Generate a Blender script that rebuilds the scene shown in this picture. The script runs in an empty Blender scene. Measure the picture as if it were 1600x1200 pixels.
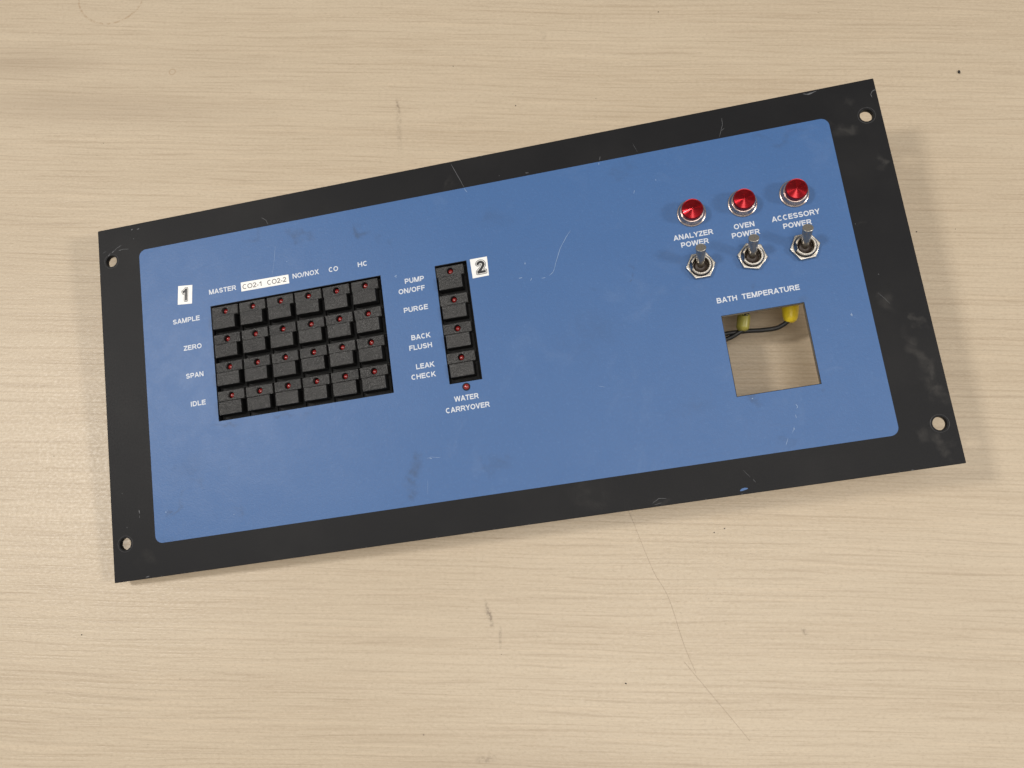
import bpy, bmesh, math, random
from mathutils import Matrix, Vector

random.seed(7)
SC = bpy.context.scene
COL = SC.collection
MM = 0.001

# ------------------------------------------------------------------ camera
cam_d = bpy.data.cameras.new('camera')
cam = bpy.data.objects.new('camera', cam_d)
COL.objects.link(cam)
cam_d.sensor_width = 36.0
cam_d.lens = 36.0 * 1215.0 / 1600.0
cam_d.clip_start = 0.01
cam_d.clip_end = 50.0
right = Vector((0.98807074, -0.12840549, -0.0850191))
down = Vector((-0.14491972, -0.96204487, -0.23123137))
fwd = Vector((-0.05210081, 0.24079389, -0.96917687))
mw = Matrix.Identity(4)
for i, v in enumerate((right, -down, -fwd)):
    mw[0][i], mw[1][i], mw[2][i] = v
mw.translation = Vector((0.03174, -0.14056, 0.46388))
cam.matrix_world = mw
SC.camera = cam

# ------------------------------------------------------------------ world and ceiling lamps
world = bpy.data.worlds.new('World')
SC.world = world
world.use_nodes = True
wb = world.node_tree.nodes['Background']
wb.inputs[0].default_value = (1.0, 0.985, 0.96, 1)
wb.inputs[1].default_value = 0.33


def area(name, direction, dist, power, sx, sy, col):
    d = bpy.data.lights.new(name, 'AREA')
    d.shape = 'RECTANGLE'
    d.size = sx
    d.size_y = sy
    d.energy = power
    d.color = col
    o = bpy.data.objects.new(name, d)
    COL.objects.link(o)
    v = Vector(direction).normalized()
    o.location = Vector((0.05, 0.0, 0.0)) + v * dist
    o.rotation_euler = (-v).to_track_quat('-Z', 'Y').to_euler()
    return o


WARM = (1.0, 0.955, 0.89)
area('ceiling_lamp', (-0.74, 0.18, 1.0), 2.3, 21, 0.28, 0.28, WARM)
area('ceiling_lamp', (1.32, -0.36, 1.0), 3.0, 33, 0.36, 0.36, WARM)
area('ceiling_lamp', (0.10, -0.16, 1.0), 2.4, 24, 1.5, 1.1, WARM)

SC.view_settings.view_transform = 'Standard'
SC.view_settings.look = 'None'
SC.view_settings.exposure = 0.0
SC.view_settings.gamma = 1.0
SC.view_settings.use_curve_mapping = False


# ------------------------------------------------------------------ node helpers
class NT:
    def __init__(self, name):
        self.m = bpy.data.materials.new(name)
        self.m.use_nodes = True
        self.t = self.m.node_tree
        self.b = self.t.nodes['Principled BSDF']
        tc = self.t.nodes.new('ShaderNodeTexCoord')
        self.obj = tc.outputs['Object']

    def n(self, typ, **kw):
        x = self.t.nodes.new(typ)
        for k, v in kw.items():
            setattr(x, k, v)
        return x

    def put(self, sock, v):
        if hasattr(v, 'links'):
            self.t.links.new(v, sock)
        else:
            sock.default_value = v

    def math(self, op, a, b=0.0, c=None, clamp=False):
        x = self.n('ShaderNodeMath', operation=op, use_clamp=clamp)
        self.put(x.inputs[0], a)
        self.put(x.inputs[1], b)
        if c is not None:
            self.put(x.inputs[2], c)
        return x.outputs[0]

    def mapping(self, vec, loc=(0, 0, 0), rot=(0, 0, 0), scale=(1, 1, 1), typ='POINT'):
        x = self.n('ShaderNodeMapping', vector_type=typ)
        self.put(x.inputs['Vector'], vec)
        x.inputs['Location'].default_value = loc
        x.inputs['Rotation'].default_value = rot
        x.inputs['Scale'].default_value = scale
        return x.outputs[0]

    def noise(self, vec, scale=1.0, detail=2.0, rough=0.5, dist=0.0):
        x = self.n('ShaderNodeTexNoise')
        self.put(x.inputs['Vector'], vec)
        x.inputs['Scale'].default_value = scale
        x.inputs['Detail'].default_value = detail
        x.inputs['Roughness'].default_value = rough
        x.inputs['Distortion'].default_value = dist
        return x.outputs['Fac']

    def ramp(self, v, lo, hi, a=0.0, b=1.0, smooth=True):
        x = self.n('ShaderNodeMapRange')
        x.interpolation_type = 'SMOOTHSTEP' if smooth else 'LINEAR'
        self.put(x.inputs['Value'], v)
        x.inputs['From Min'].default_value = lo
        x.inputs['From Max'].default_value = hi
        x.inputs['To Min'].default_value = a
        x.inputs['To Max'].default_value = b
        return x.outputs['Result']

    def mix(self, f, a, b):
        x = self.n('ShaderNodeMix', data_type='RGBA')
        self.put(x.inputs[0], f)
        self.put(x.inputs[6], a if hasattr(a, 'links') else (*a, 1))
        self.put(x.inputs[7], b if hasattr(b, 'links') else (*b, 1))
        return x.outputs[2]

    def wobble(self, vec, scale, amount):
        x = self.n('ShaderNodeTexNoise')
        self.put(x.inputs['Vector'], vec)
        x.inputs['Scale'].default_value = scale
        x.inputs['Detail'].default_value = 4.0
        a = self.n('ShaderNodeVectorMath', operation='SUBTRACT')
        self.put(a.inputs[0], x.outputs['Color'])
        a.inputs[1].default_value = (0.5, 0.5, 0.5)
        b = self.n('ShaderNodeVectorMath', operation='MULTIPLY_ADD')
        self.put(b.inputs[0], a.outputs[0])
        b.inputs[1].default_value = (amount, amount, 0.0)
        self.put(b.inputs[2], vec)
        return b.outputs[0]

    def blob(self, vec, x, y, rx, ry, ang=0.0, strength=1.0):
        """soft elliptical mask, mm in the plane of the object"""
        v = self.mapping(vec, loc=(x * MM, y * MM, 0), rot=(0, 0, math.radians(ang)),
                         scale=(rx * MM, ry * MM, 1000.0), typ='TEXTURE')
        ln = self.n('ShaderNodeVectorMath', operation='LENGTH')
        self.put(ln.inputs[0], v)
        return self.ramp(ln.outputs['Value'], 1.0, 0.15, 0.0, strength)

    def bump(self, h, strength, dist, normal=None):
        x = self.n('ShaderNodeBump')
        x.inputs['Strength'].default_value = strength
        x.inputs['Distance'].default_value = dist
        self.put(x.inputs['Height'], h)
        if normal is not None:
            self.put(x.inputs['Normal'], normal)
        return x.outputs[0]

    def maxi(self, vals):
        r = vals[0]
        for v in vals[1:]:
            r = self.math('MAXIMUM', r, v)
        return r

    def set(self, **kw):
        for k, v in kw.items():
            s = self.b.inputs[k.replace('_', ' ')]
            if isinstance(v, tuple) and len(v) == 3 and s.type == 'RGBA':
                v = (*v, 1)
            self.put(s, v)
        return self.m


def plain(name, col, rough=0.5, metal=0.0, **kw):
    n = NT(name)
    # slight unevenness of the finish
    g = n.noise(n.obj, 900.0, 3.0)
    n.set(Base_Color=col, Roughness=n.ramp(g, 0.3, 0.7, rough * 0.85, min(1, rough * 1.15)), Metallic=metal, **kw)
    return n.m


# ------------------------------------------------------------------ materials
def mat_wood():
    n = NT('wood_laminate')
    p = n.mapping(n.obj, rot=(0, 0, math.radians(10.0)))
    warp = n.noise(n.mapping(p, scale=(11, 30, 1)), 1.0, 3.0, 0.5)
    warp2 = n.noise(n.mapping(p, scale=(2.2, 5, 1), loc=(4, 1, 0)), 1.0, 1.0)
    off = n.math('ADD', n.math('MULTIPLY', warp, 0.0026), n.math('MULTIPLY', warp2, 0.014))
    sp = n.n('ShaderNodeSeparateXYZ')
    n.put(sp.inputs[0], p)
    # the grain fans out slightly across the board
    off = n.math('ADD', off, n.math('MULTIPLY', n.math('MULTIPLY', sp.outputs[0], sp.outputs[1]), 0.17))
    vv = n.math('ADD', sp.outputs[1], off)
    cx = n.n('ShaderNodeCombineXYZ')
    n.put(cx.inputs[1], off)
    va = n.n('ShaderNodeVectorMath', operation='ADD')
    n.put(va.inputs[0], p)
    n.put(va.inputs[1], cx.outputs[0])
    w = va.outputs[0]
    lines = n.noise(n.mapping(w, scale=(9, 480, 1)), 1.0, 2.0, 0.55)
    # growth lines about 3.5 mm apart, broken up along their length
    jit = n.noise(n.mapping(w, scale=(5, 90, 1), loc=(2, 8, 0)), 1.0, 2.0, 0.5)
    ph = n.math('ADD', n.math('MULTIPLY', vv, 285.0), n.math('MULTIPLY', jit, 3.0))
    fr = n.math('ABSOLUTE', n.math('SUBTRACT', n.math('FRACT', ph), 0.5))
    brk = n.noise(n.mapping(w, scale=(16, 300, 1), loc=(7, 1, 0)), 1.0, 3.0, 0.6)
    year = n.math('MULTIPLY', n.ramp(fr, 0.20, 0.02), n.ramp(brk, 0.40, 0.62))
    lines2 = n.noise(n.mapping(w, scale=(20, 760, 1), loc=(5, 3, 0)), 1.0, 1.5, 0.5)
    fine = n.noise(n.mapping(w, scale=(70, 1500, 1), loc=(3, 7, 0)), 1.0, 3.0, 0.6)
    bands = n.noise(n.mapping(w, scale=(3.0, 75, 1), loc=(9, 2, 0)), 1.0, 3.0, 0.55)
    large = n.noise(n.mapping(w, scale=(2.5, 9, 1), loc=(1, 5, 0)), 1.0, 3.0)
    line_m = n.ramp(lines, 0.48, 0.68)
    line_m2 = n.ramp(lines2, 0.52, 0.70)
    amp = n.ramp(bands, 0.30, 0.65, 0.35, 1.0)
    col = n.mix(n.ramp(large, 0.3, 0.7), (0.488, 0.400, 0.290), (0.528, 0.438, 0.323))
    col = n.mix(n.math('MULTIPLY', n.ramp(bands, 0.35, 0.72), 0.22), col, (0.450, 0.355, 0.25))
    col = n.mix(n.math('MULTIPLY', n.math('MULTIPLY', line_m, amp), 0.28), col, (0.385, 0.295, 0.20))
    col = n.mix(n.math('MULTIPLY', n.math('MULTIPLY', line_m2, amp), 0.30), col, (0.36, 0.275, 0.185))
    col = n.mix(n.math('MULTIPLY', n.ramp(lines, 0.45, 0.30), 0.28), col, (0.60, 0.485, 0.35))
    col = n.mix(n.math('MULTIPLY', n.ramp(fine, 0.54, 0.74), 0.30), col, (0.33, 0.24, 0.155))
    col = n.mix(n.math('MULTIPLY', n.ramp(fine, 0.44, 0.26), 0.30), col, (0.63, 0.51, 0.37))
    col = n.mix(n.math('MULTIPLY', year, 0.42), col, (0.335, 0.255, 0.175))
    iso = n.noise(n.mapping(w, scale=(420, 800, 1)), 1.0, 3.0, 0.65)
    col = n.mix(n.ramp(iso, 0.50, 0.72, 0, 0.32), col, (0.34, 0.265, 0.185))
    col = n.mix(n.ramp(iso, 0.46, 0.30, 0, 0.25), col, (0.62, 0.52, 0.39))
    shade_streak = n.maxi([n.blob(n.obj, -318, 266, 120, 20, -12, 0.42), n.blob(n.obj, -265, 219, 170, 22, -13, 0.42), n.blob(n.obj, -200, 236, 140, 30, -12, 0.18), n.blob(n.obj, -20, -250, 130, 40, -8, 0.22)])  # soft shadow bands painted into the wood tone, laid along the grain
    col = n.mix(n.math('MULTIPLY', shade_streak, n.ramp(bands, 0.25, 0.6, 0.4, 1.0)), col, (0.33, 0.255, 0.18))
    # stains: ring left by a cup, grey scuffs, small dark dots
    o = n.obj
    patch = n.noise(o, 420.0, 4.0, 0.65)
    ctr = n.n('ShaderNodeVectorMath', operation='DISTANCE')
    n.put(ctr.inputs[0], o)
    ctr.inputs[1].default_value = (-0.2478, 0.3120, 0.0)
    ring = n.ramp(n.math('ABSOLUTE', n.math('SUBTRACT', ctr.outputs['Value'], 0.0255)), 0.0011, 0.0003)
    ring = n.math('MULTIPLY', ring, n.ramp(patch, 0.42, 0.62, 0.05, 0.6))
    ctr2 = n.n('ShaderNodeVectorMath', operation='DISTANCE')
    n.put(ctr2.inputs[0], o)
    ctr2.inputs[1].default_value = (-0.2035, 0.237, 0.0)
    ring2 = n.ramp(n.math('ABSOLUTE', n.math('SUBTRACT', ctr2.outputs['Value'], 0.0022)), 0.0006, 0.0002, 0, 0.45)
    sc = n.maxi([n.blob(o, -45.3, 180, 1.5, 8, 4, 1.0), n.blob(o, -46, 165, 3.0, 30, -3, 0.40),
                 n.blob(o, -23.8, -159, 2.2, 11, 8, 1.0), n.blob(o, -19, -172, 1.4, 8, -8, 0.8),
                 n.blob(o, 150, -190, 2, 4, 30, 0.7), n.blob(o, -35, -235, 9, 3, 0, 0.5),
                 n.blob(o, 60, 215, 3, 6, 0, 0.3)])
    sc = n.math('MULTIPLY', sc, n.ramp(patch, 0.40, 0.66, 0.08, 0.75))
    vor = n.n('ShaderNodeTexVoronoi')
    vor.inputs['Scale'].default_value = 30.0
    n.put(vor.inputs['Vector'], o)
    sep = n.n('ShaderNodeSeparateColor')
    n.put(sep.inputs[0], vor.outputs['Color'])
    dots = n.math('MULTIPLY', n.ramp(vor.outputs['Distance'], 0.021, 0.009), n.ramp(sep.outputs[0], 0.70, 0.95, 0, 0.6))
    # fine dirt flecks lying in the pores
    fleck = n.ramp(n.noise(n.mapping(w, scale=(260, 700, 1)), 1.0, 2.0, 0.6), 0.70, 0.80, 0, 0.40)
    col = n.mix(n.maxi([ring, ring2]), col, (0.33, 0.22, 0.13))
    col = n.mix(n.maxi([sc, dots, fleck]), col, (0.12, 0.085, 0.06))
    pore = n.noise(n.mapping(w, scale=(500, 1100, 1)), 1.0, 3.0, 0.6)
    leather = n.noise(n.mapping(o, scale=(1, 1.6, 1)), 420.0, 3.0, 0.6)
    h = n.math('ADD', n.math('MULTIPLY', pore, 0.5), leather)
    h = n.math('SUBTRACT', h, n.math('MULTIPLY', line_m, 0.4))
    n.set(Base_Color=col, Roughness=n.ramp(leather, 0.3, 0.7, 0.36, 0.50), Normal=n.bump(h, 0.5, 0.00022))
    n.b.inputs['Specular IOR Level'].default_value = 0.5
    return n.m


def mat_black():
    n = NT('black_panel_paint')
    o = n.obj
    tex = n.noise(o, 1500.0, 2.0, 0.6)
    cl = n.noise(o, 95.0, 5.0, 0.62, 0.6)
    B = [(477.3, 46, 4, 15, 8, 1.0), (472, 60, 6, 20, 15, .75), (477, 79, 2.5, 8, 10, .8), (461, 95, 6, 9, 20, .5),
         (473, 12, 5.5, 10, 25, 1.0), (477, 6, 6, 5, 0, 1.0), (464, 18, 6, 9, 0, .7),
         (461, 195, 10, 5, -20, .65), (469, 213, 6, 4, -30, .55), (477, 172, 2.5, 7, 10, .7), (459, 141, 5, 2, 0, .5),
         (287, 12, 15, 11, 0, .5), (324, 3.5, 8, 2.5, 0, .5), (21.6, 11.7, 8, 7, 20, .45), (233, 207, 4, 3, 0, .5)]
    ow = n.wobble(o, 75.0, 0.026)
    m = n.maxi([n.blob(ow, *b) for b in B])
    m = n.math('MULTIPLY', m, n.ramp(cl, 0.36, 0.72, 0.15, 1.0))
    sp = n.noise(o, 700.0, 2.0, 0.5)
    specks = n.ramp(sp, 0.80, 0.84, 0, 0.6)
    sm = n.ramp(n.noise(o, 14.0, 4.0, 0.6), 0.42, 0.75, 0, 0.45)
    col = n.mix(n.math('ADD', n.math("MULTIPLY", m, 0.36), n.math("MULTIPLY", sm, 0.1)), (0.0068, 0.0068, 0.0080), (0.115, 0.108, 0.100))
    col = n.mix(specks, col, (0.3, 0.29, 0.27))
    n.set(Base_Color=col, Roughness=n.math('ADD', n.ramp(tex, 0.3, 0.7, 0.46, 0.58), n.math('MULTIPLY', m, 0.2)),
          Normal=n.bump(tex, 0.30, 0.00012))
    n.b.inputs['Specular IOR Level'].default_value = 0.19
    return n.m


def mat_blue():
    n = NT('blue_panel_paint')
    o = n.obj
    tex = n.noise(o, 1300.0, 3.0, 0.6)
    cl = n.noise(o, 70.0, 5.0, 0.65, 0.8)
    big = n.noise(o, 11.0, 4.0, 0.6)
    B = [(132, 195, 9, 4, -35, .75), (139, 190, 6, 3, 20, .5), (173, 188, 3.5, 9, 15, .9), (181, 178, 5, 3, -30, .7), (193, 179, 5, 3, 0, .4), (104, 200, 12, 3, 5, .4),
         (44, 39, 2.4, 11, -38, .8), (36, 35, 5, 2.5, 30, .9), (57, 52, 6, 3, -40, .7), (78.8, 57.7, 1.4, 3, -40, .6), (83, 34, 5, 3, 0, .6), (42, 19.5, 14, 3, 0, .35), (50, 60, 20, 8, 30, .25),
         (190, 40, 7, 10, 0, .9), (187, 27, 7, 8, 0, .85), (235, 37, 14, 7, 0, .45), (76, 84.3, 10, 2.6, 0, 1.0), (120, 84.2, 40, 1.6, 0, .5),
         (328, 136, 1.5, 4.5, -35, 1.0), (323, 130.3, 1.5, 3, -45, 1.0), (304.6, 127.7, 4, 1.5, 10, .5), (332, 196, 12, 6, 10, .3), (432, 195, 14, 5, 5, .55), (414, 200, 10, 3, 5, .3),
         (396, 24, 12, 4, 4, .6), (300, 100, 30, 20, 0, .22), (255, 180, 14, 8, 10, .3), (380, 51.5, 9, 2, 0, .8), (376.5, 100.5, 3, 1.6, 0, .7), (420, 100, 2.5, 2, 0, .9), (419.6, 53, 2.0, 2.2, 0, .9),
         (392, 113, 1.4, 3, -50, .6), (350, 50, 18, 8, 20, .3)]
    ow = n.wobble(o, 75.0, 0.026)
    m = n.maxi([n.blob(ow, *b) for b in B])
    m = n.math('MULTIPLY', m, n.ramp(cl, 0.36, 0.70, 0.10, 1.0))
    col = n.mix(n.ramp(big, 0.3, 0.7), (0.041, 0.116, 0.292), (0.046, 0.123, 0.302))
    grain = n.noise(o, 620.0, 3.0, 0.65)
    col = n.mix(n.ramp(grain, 0.40, 0.68, 0, 0.30), col, (0.048, 0.105, 0.245))
    col = n.mix(n.ramp(grain, 0.42, 0.28, 0, 0.22), col, (0.105, 0.185, 0.350))
    col = n.mix(n.math('MULTIPLY', m, 0.60), col, (0.030, 0.050, 0.095))
    lite = n.ramp(n.noise(o, 850.0, 2.0, 0.5), 0.79, 0.84, 0, 0.55)
    haze = n.ramp(n.noise(o, 26.0, 5.0, 0.7, 1.0), 0.55, 0.8, 0, 0.05)
    col = n.mix(n.math('ADD', lite, haze), col, (0.42, 0.50, 0.62))
    n.b.inputs['Specular IOR Level'].default_value = 0.42
    n.set(Base_Color=col, Roughness=n.ramp(cl, 0.3, 0.7, 0.43, 0.47), Normal=n.bump(n.math('ADD', tex, grain), 0.40, 0.00018))
    return n.m


def mat_key():
    n = NT('grained_black_plastic')
    o = n.obj
    oi = n.n('ShaderNodeObjectInfo')
    vv = n.n('ShaderNodeVectorMath', operation='ADD')
    n.put(vv.inputs[0], o)
    n.put(vv.inputs[1], oi.outputs['Location'])
    g = n.noise(vv.outputs[0], 1050.0, 3.0, 0.7)
    d = n.noise(vv.outputs[0], 160.0, 4.0, 0.6)
    col = n.mix(n.ramp(d, 0.4, 0.75, 0, 0.5), (0.012, 0.0115, 0.0115), (0.024, 0.023, 0.0225))
    col = n.mix(n.math('MULTIPLY', oi.outputs['Random'], 0.5), col, (0.034, 0.033, 0.032))
    col = n.mix(n.ramp(g, 0.50, 0.70, 0, 0.48), col, (0.120, 0.119, 0.119))
    n.set(Base_Color=col, Roughness=0.34, Normal=n.bump(g, 1.0, 0.0007))
    n.b.inputs['Specular IOR Level'].default_value = 0.6
    return n.m


def mat_metal(name, col, rough, dirt=0.5):
    n = NT(name)
    g = n.noise(n.obj, 650.0, 4.0, 0.65)
    s = n.noise(n.mapping(n.obj, scale=(1, 1, 0.15)), 1600.0, 2.0)
    c = n.mix(n.ramp(g, 0.45, 0.75, 0, dirt), col, tuple(x * 0.35 for x in col))
    n.set(Base_Color=c, Metallic=1.0, Roughness=n.ramp(g, 0.3, 0.7, rough * 0.7, rough * 1.4), Normal=n.bump(s, 0.25, 0.0001))
    return n.m


def mat_yellow(name, col):
    n = NT(name)
    g = n.noise(n.obj, 260.0, 4.0, 0.6)
    c = n.mix(n.ramp(g, 0.5, 0.8, 0, 0.4), col, tuple(x * 0.55 for x in col))
    n.set(Base_Color=c, Roughness=0.38, Normal=n.bump(g, 0.3, 0.0008))
    n.b.inputs['Subsurface Weight'].default_value = 0.0
    return n.m


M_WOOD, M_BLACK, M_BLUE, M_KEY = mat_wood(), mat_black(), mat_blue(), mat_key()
M_DARK = plain('matt_black_plastic', (0.0045, 0.0045, 0.0045), 0.6)
M_DARK.node_tree.nodes['Principled BSDF'].inputs['Specular IOR Level'].default_value = 0.25
M_PRINT = plain('white_print', (0.57, 0.60, 0.66), 0.5)
M_PAPER = plain('white_sticker', (0.80, 0.79, 0.77), 0.45)
M_INK = plain('black_ink', (0.012, 0.012, 0.013), 0.5)
M_NICKEL = mat_metal('dull_nickel', (0.60, 0.56, 0.50), 0.24, 0.45)
M_LEVER = mat_metal('worn_lever_metal', (0.46, 0.42, 0.36), 0.36, 0.55)
M_CHROME = mat_metal('lamp_bezel_chrome', (0.56, 0.46, 0.41), 0.27, 0.4)
M_LED = plain('dark_red_diode', (0.24, 0.013, 0.012), 0.16, Coat_Weight=0.6)
M_LENS = NT('ruby_red_lens').set(Base_Color=(0.29, 0.003, 0.008), Roughness=0.22, Metallic=0.85, Coat_Weight=0.35, Coat_Roughness=0.08)
M_YEL = mat_yellow('yellow_insulation', (0.88, 0.66, 0.025))
M_YEL_SHADED = mat_yellow('shaded_yellow_insulation', (0.30, 0.275, 0.05))  # darker copy of the yellow, shade under the panel put into its colour
M_WIRE = plain('black_wire', (0.004, 0.004, 0.004), 0.5)
M_SCRATCH = plain('bare_scratch', (0.23, 0.31, 0.46), 0.6)
M_SCUFF = plain('pale_scuff', (0.105, 0.108, 0.115), 0.6)
M_HAIR = plain('hair_brown', (0.29, 0.22, 0.16), 0.5)
M_CRUMB = plain('dark_crumb', (0.012, 0.009, 0.008), 0.6)
M_BODY = plain('switch_body_plastic', (0.03, 0.018, 0.012), 0.5)
M_BARE = plain('bare_aluminium', (0.78, 0.77, 0.75), 0.45, 0.0)
M_EDGE = plain('worn_metal_edge', (0.20, 0.18, 0.155), 0.5, 0.4)


# ------------------------------------------------------------------ mesh helpers (all inputs in millimetres)
def link(name, me, mat, parent=None, loc=(0, 0, 0), smooth=False):
    me.materials.clear()
    me.materials.append(mat)
    if smooth:
        for p in me.polygons:
            p.use_smooth = True
    o = bpy.data.objects.new(name, me)
    COL.objects.link(o)
    if parent is not None:
        o.parent = parent
    o.location = Vector(loc) * MM
    return o


def from_bm(bm, name):
    for v in bm.verts:
        v.co *= MM
    me = bpy.data.meshes.new(name)
    bm.to_mesh(me)
    bm.free()
    return me


def curve_mesh(loops, z0, z1, bevel=0.0, name='shape', res=1):
    """filled outline (first loop) with holes (other loops), from z0 up to z1"""
    cu = bpy.data.curves.new('tmp', 'CURVE')
    cu.dimensions = '2D'
    cu.fill_mode = 'BOTH'
    cu.extrude = max(0.0, (z1 - z0) / 2 - bevel) * MM
    cu.bevel_depth = bevel * MM
    cu.bevel_resolution = res
    cu.offset = -bevel * MM
    for lp in loops:
        sp = cu.splines.new('POLY')
        sp.points.add(len(lp) - 1)
        for i, (x, y) in enumerate(lp):
            sp.points[i].co = (x * MM, y * MM, 0, 1)
        sp.use_cyclic_u = True
    o = bpy.data.objects.new('tmp', cu)
    COL.objects.link(o)
    dg = bpy.context.evaluated_depsgraph_get()
    me = bpy.data.meshes.new_from_object(o.evaluated_get(dg), depsgraph=dg)
    me.name = name
    bpy.data.objects.remove(o)
    bpy.data.curves.remove(cu)
    zc = (z0 + z1) / 2 * MM
    for v in me.vertices:
        v.co.z += zc
    return me


def circle(x, y, r, n=40, ph=0.0):
    return [(x + r * math.cos(ph + 2 * math.pi * i / n), y + r * math.sin(ph + 2 * math.pi * i / n)) for i in range(n)]


def rrect(x0, y0, x1, y1, r, n=8):
    pts = []
    for cx, cy, a in ((x1 - r, y1 - r, 0), (x0 + r, y1 - r, 90), (x0 + r, y0 + r, 180), (x1 - r, y0 + r, 270)):
        for i in range(n + 1):
            t = math.radians(a + 90 * i / n)
            pts.append((cx + r * math.cos(t), cy + r * math.sin(t)))
    return pts


def box_bm(bm, x0, y0, z0, x1, y1, z1, bev=0.0, taper=0.0):
    r = bmesh.ops.create_cube(bm, size=1.0)
    for v in r['verts']:
        t = taper if v.co.z > 0 else 0.0
        v.co = Vector((x0 + t if v.co.x < 0 else x1 - t, y0 + t if v.co.y < 0 else y1 - t, z0 if v.co.z < 0 else z1))
    if bev > 0:
        es = list({e for v in r['verts'] for e in v.link_edges})
        bmesh.ops.bevel(bm, geom=es, offset=bev, segments=2, profile=0.5, affect='EDGES')


def lathe(profile, n=48, keyway=None):
    """profile: (r, z) list turned about z; keyway = (angle0, angle1, radius) cuts a groove"""
    bm = bmesh.new()
    rings = []
    for r, z in profile:
        if r <= 1e-6:
            rings.append([bm.verts.new((0, 0, z))])
            continue
        ring = []
        for i in range(n):
            a = 2 * math.pi * i / n
            rr = r
            if keyway and keyway[0] <= math.degrees(a) <= keyway[1]:
                rr = min(r, keyway[2])
            ring.append(bm.verts.new((rr * math.cos(a), rr * math.sin(a), z)))
        rings.append(ring)
    for a, b in zip(rings, rings[1:]):
        for i in range(n):
            j = (i + 1) % n
            if len(a) == 1 and len(b) == 1:
                continue
            if len(a) == 1:
                f = (a[0], b[i], b[j])
            elif len(b) == 1:
                f = (a[i], b[0], a[j])
            else:
                f = (a[i], b[i], b[j], a[j])
            bm.faces.new(f)
    bmesh.ops.recalc_face_normals(bm, faces=bm.faces)
    return bm


def tube(path, radius, n=12, sub=8):
    """smooth tube along a Catmull-Rom path; radius number or list per point"""
    P = [Vector(p) for p in path]
    R = radius if isinstance(radius, list) else [radius] * len(P)
    pts, rad = [], []
    for i in range(len(P) - 1):
        p0, p1, p2, p3 = P[max(0, i - 1)], P[i], P[i + 1], P[min(len(P) - 1, i + 2)]
        for k in range(sub):
            t = k / sub
            pts.append(0.5 * ((2 * p1) + (p2 - p0) * t + (2 * p0 - 5 * p1 + 4 * p2 - p3) * t * t + (3 * p1 - p0 - 3 * p2 + p3) * t ** 3))
            rad.append(R[i] + (R[i + 1] - R[i]) * t)
    pts.append(P[-1])
    rad.append(R[-1])
    bm = bmesh.new()
    prev = None
    up = Vector((0.13, 0.2, 1)).normalized()
    for i, p in enumerate(pts):
        d = (pts[min(i + 1, len(pts) - 1)] - pts[max(i - 1, 0)]).normalized()
        a = d.cross(up).normalized()
        b = a.cross(d).normalized()
        ring = [bm.verts.new(p + (a * math.cos(2 * math.pi * k / n) + b * math.sin(2 * math.pi * k / n)) * rad[i]) for k in range(n)]
        if prev:
            for k in range(n):
                bm.faces.new((prev[k], ring[k], ring[(k + 1) % n], prev[(k + 1) % n]))
        else:
            bm.faces.new(ring[::-1])
        prev = ring
    bm.faces.new(prev)
    bmesh.ops.recalc_face_normals(bm, faces=bm.faces)
    return bm


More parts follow.
